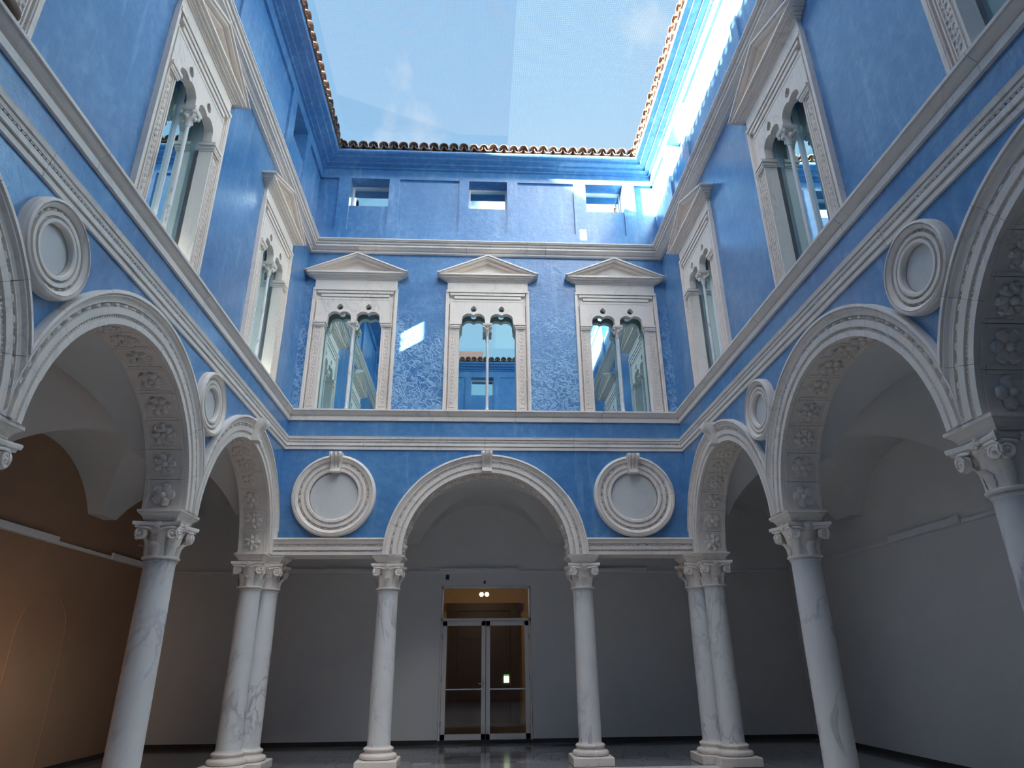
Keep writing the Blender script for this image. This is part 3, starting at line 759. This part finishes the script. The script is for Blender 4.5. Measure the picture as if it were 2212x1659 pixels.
LBL = {'back': ['pedimented double window on the far wall, left of the wide arch', 'pedimented double window on the far wall, in the middle above the arch', 'pedimented double window on the far wall, nearest the right corner'],
       'right': ['pedimented double window on the right wall next to the far corner', 'pedimented double window on the right wall, whole and nearer the viewer', 'window on the right wall cut by the upper right picture edge'],
       'left': ['pedimented double window on the left wall next to the far corner', 'pedimented double window on the left wall, whole and nearer the viewer', 'window on the left wall cut by the upper left picture corner']}
def mirrored(me):
    m2 = me.copy()
    for v in m2.vertices: v.co.x = -v.co.x
    m2.flip_normals(); return m2
for k in ('jamb', 'relief', 'beads', 'impost'): wm[k+'R'] = mirrored(wm[k])
for side in ('back', 'right', 'left'):
    for i, c in enumerate(WIN[side]):
        wi_ += 1
        e = link('window_%d' % wi_, None, None, at(side, c, WZ), rz(side), LBL[side][i], 'window', 'pedimented windows', 'structure')
        for s in ('', 'R'):
            j = part('jamb', wm['jamb'+s], None, e); part('carved_relief', wm['relief'+s], None, j); part('bead_moulding', wm['beads'+s], None, j, kind='stuff'); part('impost', wm['impost'+s], None, j)
        part('lintel', wm['lintel'], None, e); part('frieze', wm['frieze'], None, e)
        pd = part('cornice', wm['cornice'], None, e); part('raking_cornice', wm['rake'], None, e); part('tympanum', wm['tympanum'], None, e)
        part('tracery_panel', wm['tracery'], None, e); part('window_pane', wm['glass'], None, e); part('window_frame', wm['metal'], None, e)
        cn = part('colonette', wm['colonette'], None, e, loc=(0, .02, 0)); part('capital', wm['ccap'], None, cn)

# attic windows
g = G(); g.box(-.41, .41, .245, .252, 10.18, 10.88); apane = meshof('window_pane', g, 'mirror_glass')
g = G(); g.box(-.40, -.37, .20, .245, 10.19, 10.87); g.box(.37, .40, .20, .245, 10.19, 10.87); g.box(-.40, .40, .20, .245, 10.83, 10.87); g.box(-.40, .40, .20, .245, 10.19, 10.215)
afr = meshof('window_frame', g, 'door_metal')
AL = {'back': ['above the left pediment of the far wall', 'above the middle pediment of the far wall', 'in the sunlit end of the far wall'], 'right': ['in the sunlit top of the right wall near the far corner', 'in the sunlit top of the right wall, nearer the viewer', 'at the near end of the right wall'],
      'left': ['in the top of the left wall near the far corner', 'in the top of the left wall, nearer the viewer', 'at the near end of the left wall'], 'front': ['at the left of the near wall', 'mirrored in the middle pedimented window', 'at the right of the near wall']}
for side in ('back', 'right', 'left', 'front'):
    for i, c in enumerate(ATW[side]):
        if side in ('left', 'right') and i == 2: pass
        wi_ += 1
        e = link('window_%d' % wi_, None, None, at(side, c), rz(side), 'small square attic window %s' % AL[side][i], 'window', 'attic windows', 'structure')
        part('window_pane', apane, None, e); part('window_frame', afr, None, e)

# ------------------------------------------------------------------ roofs
PT = .204
def half_tile(r0, r1, L_, up, th=.012):
    g = G(); rows = []
    for y_, r in ((0, r0), (L_, r1)):
        o_, i_ = [], []
        for k in range(9):
            a = pi*k/8
            o_.append((r*cos(a), y_, up*r*sin(a)*.9)); i_.append(((r-th)*cos(a), y_, up*(r-th)*sin(a)*.9))
        rows.append(o_+i_[::-1])
    g.loft(rows); return g
COVER = meshof('roof_tile', half_tile(.098, .078, .42, 1), 'roof_terracotta', 40)
PAN = meshof('roof_tile', half_tile(.092, .110, .42, -1), 'roof_terracotta', 40)
for side in ('back', 'left', 'right', 'front'):
    u0, u1 = ENDS[side]; u0 += .44; u1 -= .44
    e = link('tiled_roof', None, None, at(side, 0), rz(side), 'edge of the clay barrel tile roof above the %s wall' % SIDEWORD[side], 'roof', 'tiled roofs')
    g = G(); sl = .15
    g.loft([[(u0-.05+y_*-1., y_-.40, 11.303+y_*sl) , (u1+.05+y_*1., y_-.40, 11.303+y_*sl)] [:2]+[(u1+.05+y_, y_-.40, 11.33+y_*sl), (u0-.05-y_, y_-.40, 11.33+y_*sl)] for y_ in (0., 1.3)])
    part('roof_deck', g, 'terracotta_wall', e)
    n = int((u1-u0)/PT)
    st = (u1-u0)/n
    for i in range(n+1):
        for row_ in ((0, 1) if side in ('back',) else (0,)):
            for me, du, dz in ((PAN, 0, .115), (COVER, st/2, .092)):
                if me is COVER and i == n: continue
                o = link('roof_tile', me, e, (u0+i*st+du+random.uniform(-.006, .006), -.525+row_*.34+random.uniform(-.012, .012)+(.02 if me is PAN else 0), 11.30+dz-.01+row_*.06))
                o.rotation_euler = (math.atan(.15), 0, random.uniform(-.02, .02))

# gabled house block behind the left roof: its slope bounds the sun on the far wall
g = G()
prof = [(a+.26, z) for a, z in [(8.05, 10.5), (8.05, 11.30), (8.45, 12.0), (9.4, 13.6), (10.35, 12.0), (10.75, 11.3), (10.75, 10.5)]]
g.loft([[(-8.2, a, z) for a, z in prof], [(-6.1, a, z) for a, z in prof]])
nb = part('gabled_roof_block', g, 'terracotta_wall', label='terracotta gabled roof block rising behind the left roof', cat='roof')
g = G(); g.loft([[(-3.4, -6.0, 12.3), (.26, -6.0, 12.3), (.26, -8.5, 12.3), (-3.4, -8.5, 12.3)], [(-3.4, -6.0, 15.35), (.26, -6.0, 15.35), (.26, -8.5, 15.35), (-3.4, -8.5, 15.35)]])
part('neighbouring_wall', g, 'terracotta_wall', label='pink wall of a house mirrored in the middle window above the tiles', cat='house')

# bird nets over the court
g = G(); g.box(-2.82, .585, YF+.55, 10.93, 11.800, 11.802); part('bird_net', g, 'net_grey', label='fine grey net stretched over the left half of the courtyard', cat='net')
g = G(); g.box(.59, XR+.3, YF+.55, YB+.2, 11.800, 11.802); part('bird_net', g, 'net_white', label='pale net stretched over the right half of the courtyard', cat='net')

# ------------------------------------------------------------------ glass door and the room behind it
DX0, DX1 = -.700, 1.170; DM = (DX0+DX1)/2
d = link('door_1', None, None, (DM, YG+.04, 0), 0, 'white metal double door with glass leaves and a glass fanlight', 'door', None, 'structure')
hw = (DX1-DX0)/2
g = G()
for x0, x1, z0, z1 in ((-hw, -hw+.035, 0, 2.955), (hw-.035, hw, 0, 2.955), (-hw, hw, 2.915, 2.955), (-hw, hw, 2.265, 2.315)): g.box(x0, x1, -.01, .08, z0, z1)
part('frame', g, 'door_metal', d)
g = G(); g.box(-hw, hw, -.03, .06, 0, .055); part('threshold', g, 'dark_gap', d)
for s in (-1, 1):
    g = G(); a, b_ = (.006, hw-.045)
    for x0, x1, z0, z1 in ((a, a+.082, .065, 2.258), (b_-.085, b_, .065, 2.258), (a, b_, .065, .165), (a, b_, 2.17, 2.258)): g.box(min(s*x0, s*x1), max(s*x0, s*x1), .0, .05, z0, z1)
    lf = part('door_leaf', g, 'door_metal', d)
    g = G(); g.box(min(s*(a+.08), s*(b_-.08)), max(s*(a+.08), s*(b_-.08)), .022, .028, .16, 2.175); part('pane', g, 'clear_glass', lf)
    g = G(); g.box(min(s*(a+.07), s*(b_-.07)), max(s*(a+.07), s*(b_-.07)), -.028, -.012, .955, .978)
    for x in (a+.075, b_-.075): g.box(s*x-.012, s*x+.012, -.02, .0, .95, .983)
    part('push_bar', g, 'steel', lf)
    g = G()
    for z in (.35, 1.15, 1.95): g.lathe([(.012, z-.05), (.012, z+.05)], 10, s*(b_+.004), -.012)
    part('hinge', g, 'steel', lf)
    if s < 0:
        g = G(); g.lathe([(.011, 1.04), (.011, 1.10)], 10, -.045, -.03); g.box(-.066, -.024, -.012, 0, 1.0, 1.14); g.tube([(-.045, -.01, 1.07), (-.045, -.055, 1.07), (-.075, -.06, 1.07), (-.15, -.06, 1.07)], .009, 8)
        part('handle', g, 'steel', lf)
g = G(); g.box(-hw+.03, hw-.03, .03, .036, 2.31, 2.92); part('fanlight_pane', g, 'clear_glass', d)

RY0, RY1 = YG+.2, YG+4.6
g = G(); t_ = .1
g.box(-2.6, 3.1, RY1, RY1+t_, 0, 4.2); g.box(-2.7, -2.6, RY0, RY1, 0, 4.2); g.box(3.1, 3.2, RY0, RY1, 0, 4.2); g.box(-2.7, 3.2, RY0, RY1, 4.2, 4.3)
part('wall_room', g, 'warm_plaster', kind='structure', label='warm lit walls of the room behind the glass door', cat='wall')
g = G(); g.box(-2.7, 3.2, RY0-.2, RY1, -.1, 0); part('floor_room', g, 'room_floor', kind='structure', label='brown floor of the room behind the glass door', cat='floor')
p = link('wooden_portal', None, None, (.25, RY1, 0), 0, 'dark wooden portal at the back of the lit room', 'portal')
g = G(); g.box(-.95, -.72, -.18, -.001, 0, 2.75); part('post', g, 'wood_dark', p); g = G(); g.box(.72, .95, -.18, -.001, 0, 2.75); part('post', g, 'wood_dark', p)
g = G(); g.box(-1.0, 1.0, -.22, -.001, 2.75, 2.95); part('lintel', g, 'wood_dark', p)
for s in (-1, 1):
    g = G(); g.box(min(0, s*.715), max(0, s*.715), -.08, -.001, 0, 2.745)
    for z0, z1 in ((.2, .9), (1.1, 1.9), (2.05, 2.6)): g.box(min(s*.1, s*.62), max(s*.1, s*.62), -.1, -.08, z0, z1)
    part('door_leaf', g, 'wood_dark', p)
g = G()     # plaster arch framing the back of the room
for i in range(16):
    a0_, a1_ = pi*i/16, pi*(i+1)/16
    g.arc([(1.65, -.16), (1.65, -.001), (1.45, -.001), (1.45, -.16)], 0, 0, a0_, a1_, 1)
e = part('room_arch', g, 'warm_plaster', label='plaster arch seen through the fanlight of the glass door', cat='arch', loc=(.25, RY1, 2.35))
def ray(px, py, Y):
    dv = Rv*((px-1106)/fpx)-Uv*((py-829.5)/fpx)+Fv; k = Y/dv.y; return Vector((0, 0, 1.5))+dv*k
q = ray(1046, 1284, YG+2.3)
l = link('ceiling_lamp', None, None, (q.x, q.y, q.z), 0, 'twin bulb lamp hanging in the room behind the fanlight', 'lamp')
g = G(); g.lathe([(.012, .05), (.012, 4.2-q.z)], 8); g.box(-.10, .10, -.015, .015, .045, .065); part('stem', g, 'steel', l)
for s in (-1, 1):
    g = G(); g.ell((s*.065, 0, .0), (.05, 0, 0), (0, .05, 0), (0, 0, .05), 12, 6); part('bulb', g, 'bulb_glow', l, smooth=60)
pl = bpy.data.lights.new('room_lamp', 'POINT'); pl.energy = 7; pl.color = (1, .70, .42); pl.shadow_soft_size = .12
link('room_lamp', pl, None, (q.x, q.y, q.z-.12))
q = ray(1094, 1466, RY1-.14)
n_ = link('notice_panel', None, None, (q.x, RY1-.115, q.z), 0, 'small bright panel with a green band on the dark portal', 'panel')
g = G(); g.box(-.07, .07, -.012, 0, -.10, .06); part('screen', g, 'panel_glow', n_); g = G(); g.box(-.07, .07, -.014, 0, .062, .10); part('band', g, 'panel_green', n_)

# ------------------------------------------------------------------ rails and strip lights on the gallery walls
def rail(wd, pts, boxes, label):
    # pts: local axis along wall; build along +x local, facing -y
    loc, rz_, a, b_ = pts
    e = link('cable_rail', None, None, loc, rz_, label, 'rail', 'cable rails')
    g = G(); g.box(a, b_, -.048, -.004, 3.215, 3.265); part('conduit', g, 'rail_metal', e)
    g = G(); g.box(-.02, .02, -.05, -.001, 3.212, 3.272); bk = meshof('bracket', g, 'rail_metal'); u = a+.2
    while u < b_:
        link('bracket', bk, e, (u, 0, 0)); u += 1.1
    for u0, u1, w2 in boxes:
        l = link('strip_light', None, None, loc, rz_, w2, 'strip light', 'strip lights')
        g = G(); g.box(u0, u1, -.092, -.052, 3.215, 3.315); part('housing', g, 'rail_metal', l)
        g = G(); g.box(u0-.012, u0, -.096, -.052, 3.211, 3.319); g.box(u1, u1+.012, -.096, -.052, 3.211, 3.319); part('end_cap', g, 'rail_metal', l)
rail('back', ((0, YG, 0), 0, GXL+.1, GXR-.1), [(-.74, .87, 'grey strip light on the rail above the glass door'), (-3.95, -2.2, 'grey strip light on the far wall left of the glass door'), (2.2, 3.68, 'grey strip light on the far wall right of the glass door')], 'grey cable rail along the wall above the glass door')
rail('right', ((GXR, 0, 0), -pi/2, -YG+.1, -GYF-.1), [(-10.64, -8.98, 'grey strip light on the rail of the right arcade wall')], 'grey cable rail along the right arcade wall')
rail('left', ((GXL, 0, 0), pi/2, GYF+.1, YG-.1), [(9.0, 10.62, 'grey strip light on the rail of the left arcade wall'), (12.3, 13.6, 'dark strip light on the left arcade wall near its far end')], 'grey cable rail along the left arcade wall')
for px_, py_, lb in ((967, 1247, 'small dark sensor on the wall left above the door'), (1047, 1258, 'tiny dark button on the wall over the door centre')):
    q = ray(px_, py_, YG); e = link('wall_sensor', None, None, (q.x, YG, q.z), 0, lb, 'sensor')
    r_ = .035 if px_ < 1000 else .02
    g = G(); g.box(-r_, r_, -.02, -.001, -r_*1.4, r_*1.4); part('housing', g, 'sensor_dark', e); g = G(); g.ell((0, -.02, 0), (r_*.6, 0, 0), (0, 0, r_*.6), (0, -.02, 0), 10, 4); part('lens', g, 'sensor_dark', e)
# faint arched blocked doorway on the left arcade wall
g = G(); g.arc([(.615, -.006), (.62, .0), (.60, .0), (.605, -.006)], 0, 1.9, 0, pi, 24); g.box(-.618, -.602, -.006, 0, 0, 1.9); g.box(.602, .618, -.006, 0, 0, 1.9)
part('blocked_doorway', g, 'brown_plaster', label='faint outline of a walled-up arched doorway on the left arcade wall', cat='doorway', loc=(GXL, 10.9, 0), rz=pi/2)
# brown fitting on the left sill at the picture corner
q = Vector((XL+.06, 3.42, 5.697)); e = link('sill_fitting', None, None, q, 0, 'brown rounded fitting on the left sill at the picture corner', 'fitting')
g = G(); g.ell((0, 0, .06), (.07, 0, 0), (0, .12, 0), (0, 0, .07), 12, 6); part('body', g, 'brown_cast', e, smooth=60)
g = G(); g.box(-.04, .04, -.06, .06, 0, .03); part('foot', g, 'brown_cast', e)

# ------------------------------------------------------------------ added lights with no fixture
def lamp(name, loc, e, col, size, label):
    ld = bpy.data.lights.new(name, 'POINT'); ld.energy = e; ld.color = col; ld.shadow_soft_size = size; return link(name, ld, None, loc)
ld = bpy.data.lights.new('added_warm_light', 'AREA'); ld.shape = 'RECTANGLE'; ld.size = .9; ld.size_y = 1.8; ld.energy = 3.2; ld.color = (1, .70, .46); ld.spread = radians(60)  # unseen warm light added to brighten the lower left arcade wall
o = link('added_warm_light', ld, None, (-4.9, 6.3, 1.0)); o.rotation_mode = 'QUATERNION'; o.rotation_quaternion = Vector((-.62, 1, .02)).to_track_quat('-Z', 'Z')
# narrow area lights added to imitate sun thrown back by panes onto the far wall
def glint(src, dst, a, b_, e):
    src, dst = Vector(src), Vector(dst); ld = bpy.data.lights.new('added_glint_light', 'AREA'); ld.shape = 'RECTANGLE'; ld.size = a; ld.size_y = b_; ld.energy = e; ld.spread = radians(.35); ld.color = (1, .95, .9)
    o = link('added_glint_light', ld, None, src); o.rotation_mode = 'QUATERNION'; o.rotation_quaternion = (dst-src).to_track_quat('-Z', 'Y')
glint((XR-.12, 9.65, 10.53), (-1.25, YB, 7.22), .13, .33, 1.6)
glint((XR-.12, 6.2, 10.53), (2.12, YB, 9.56), .12, .25, .9)
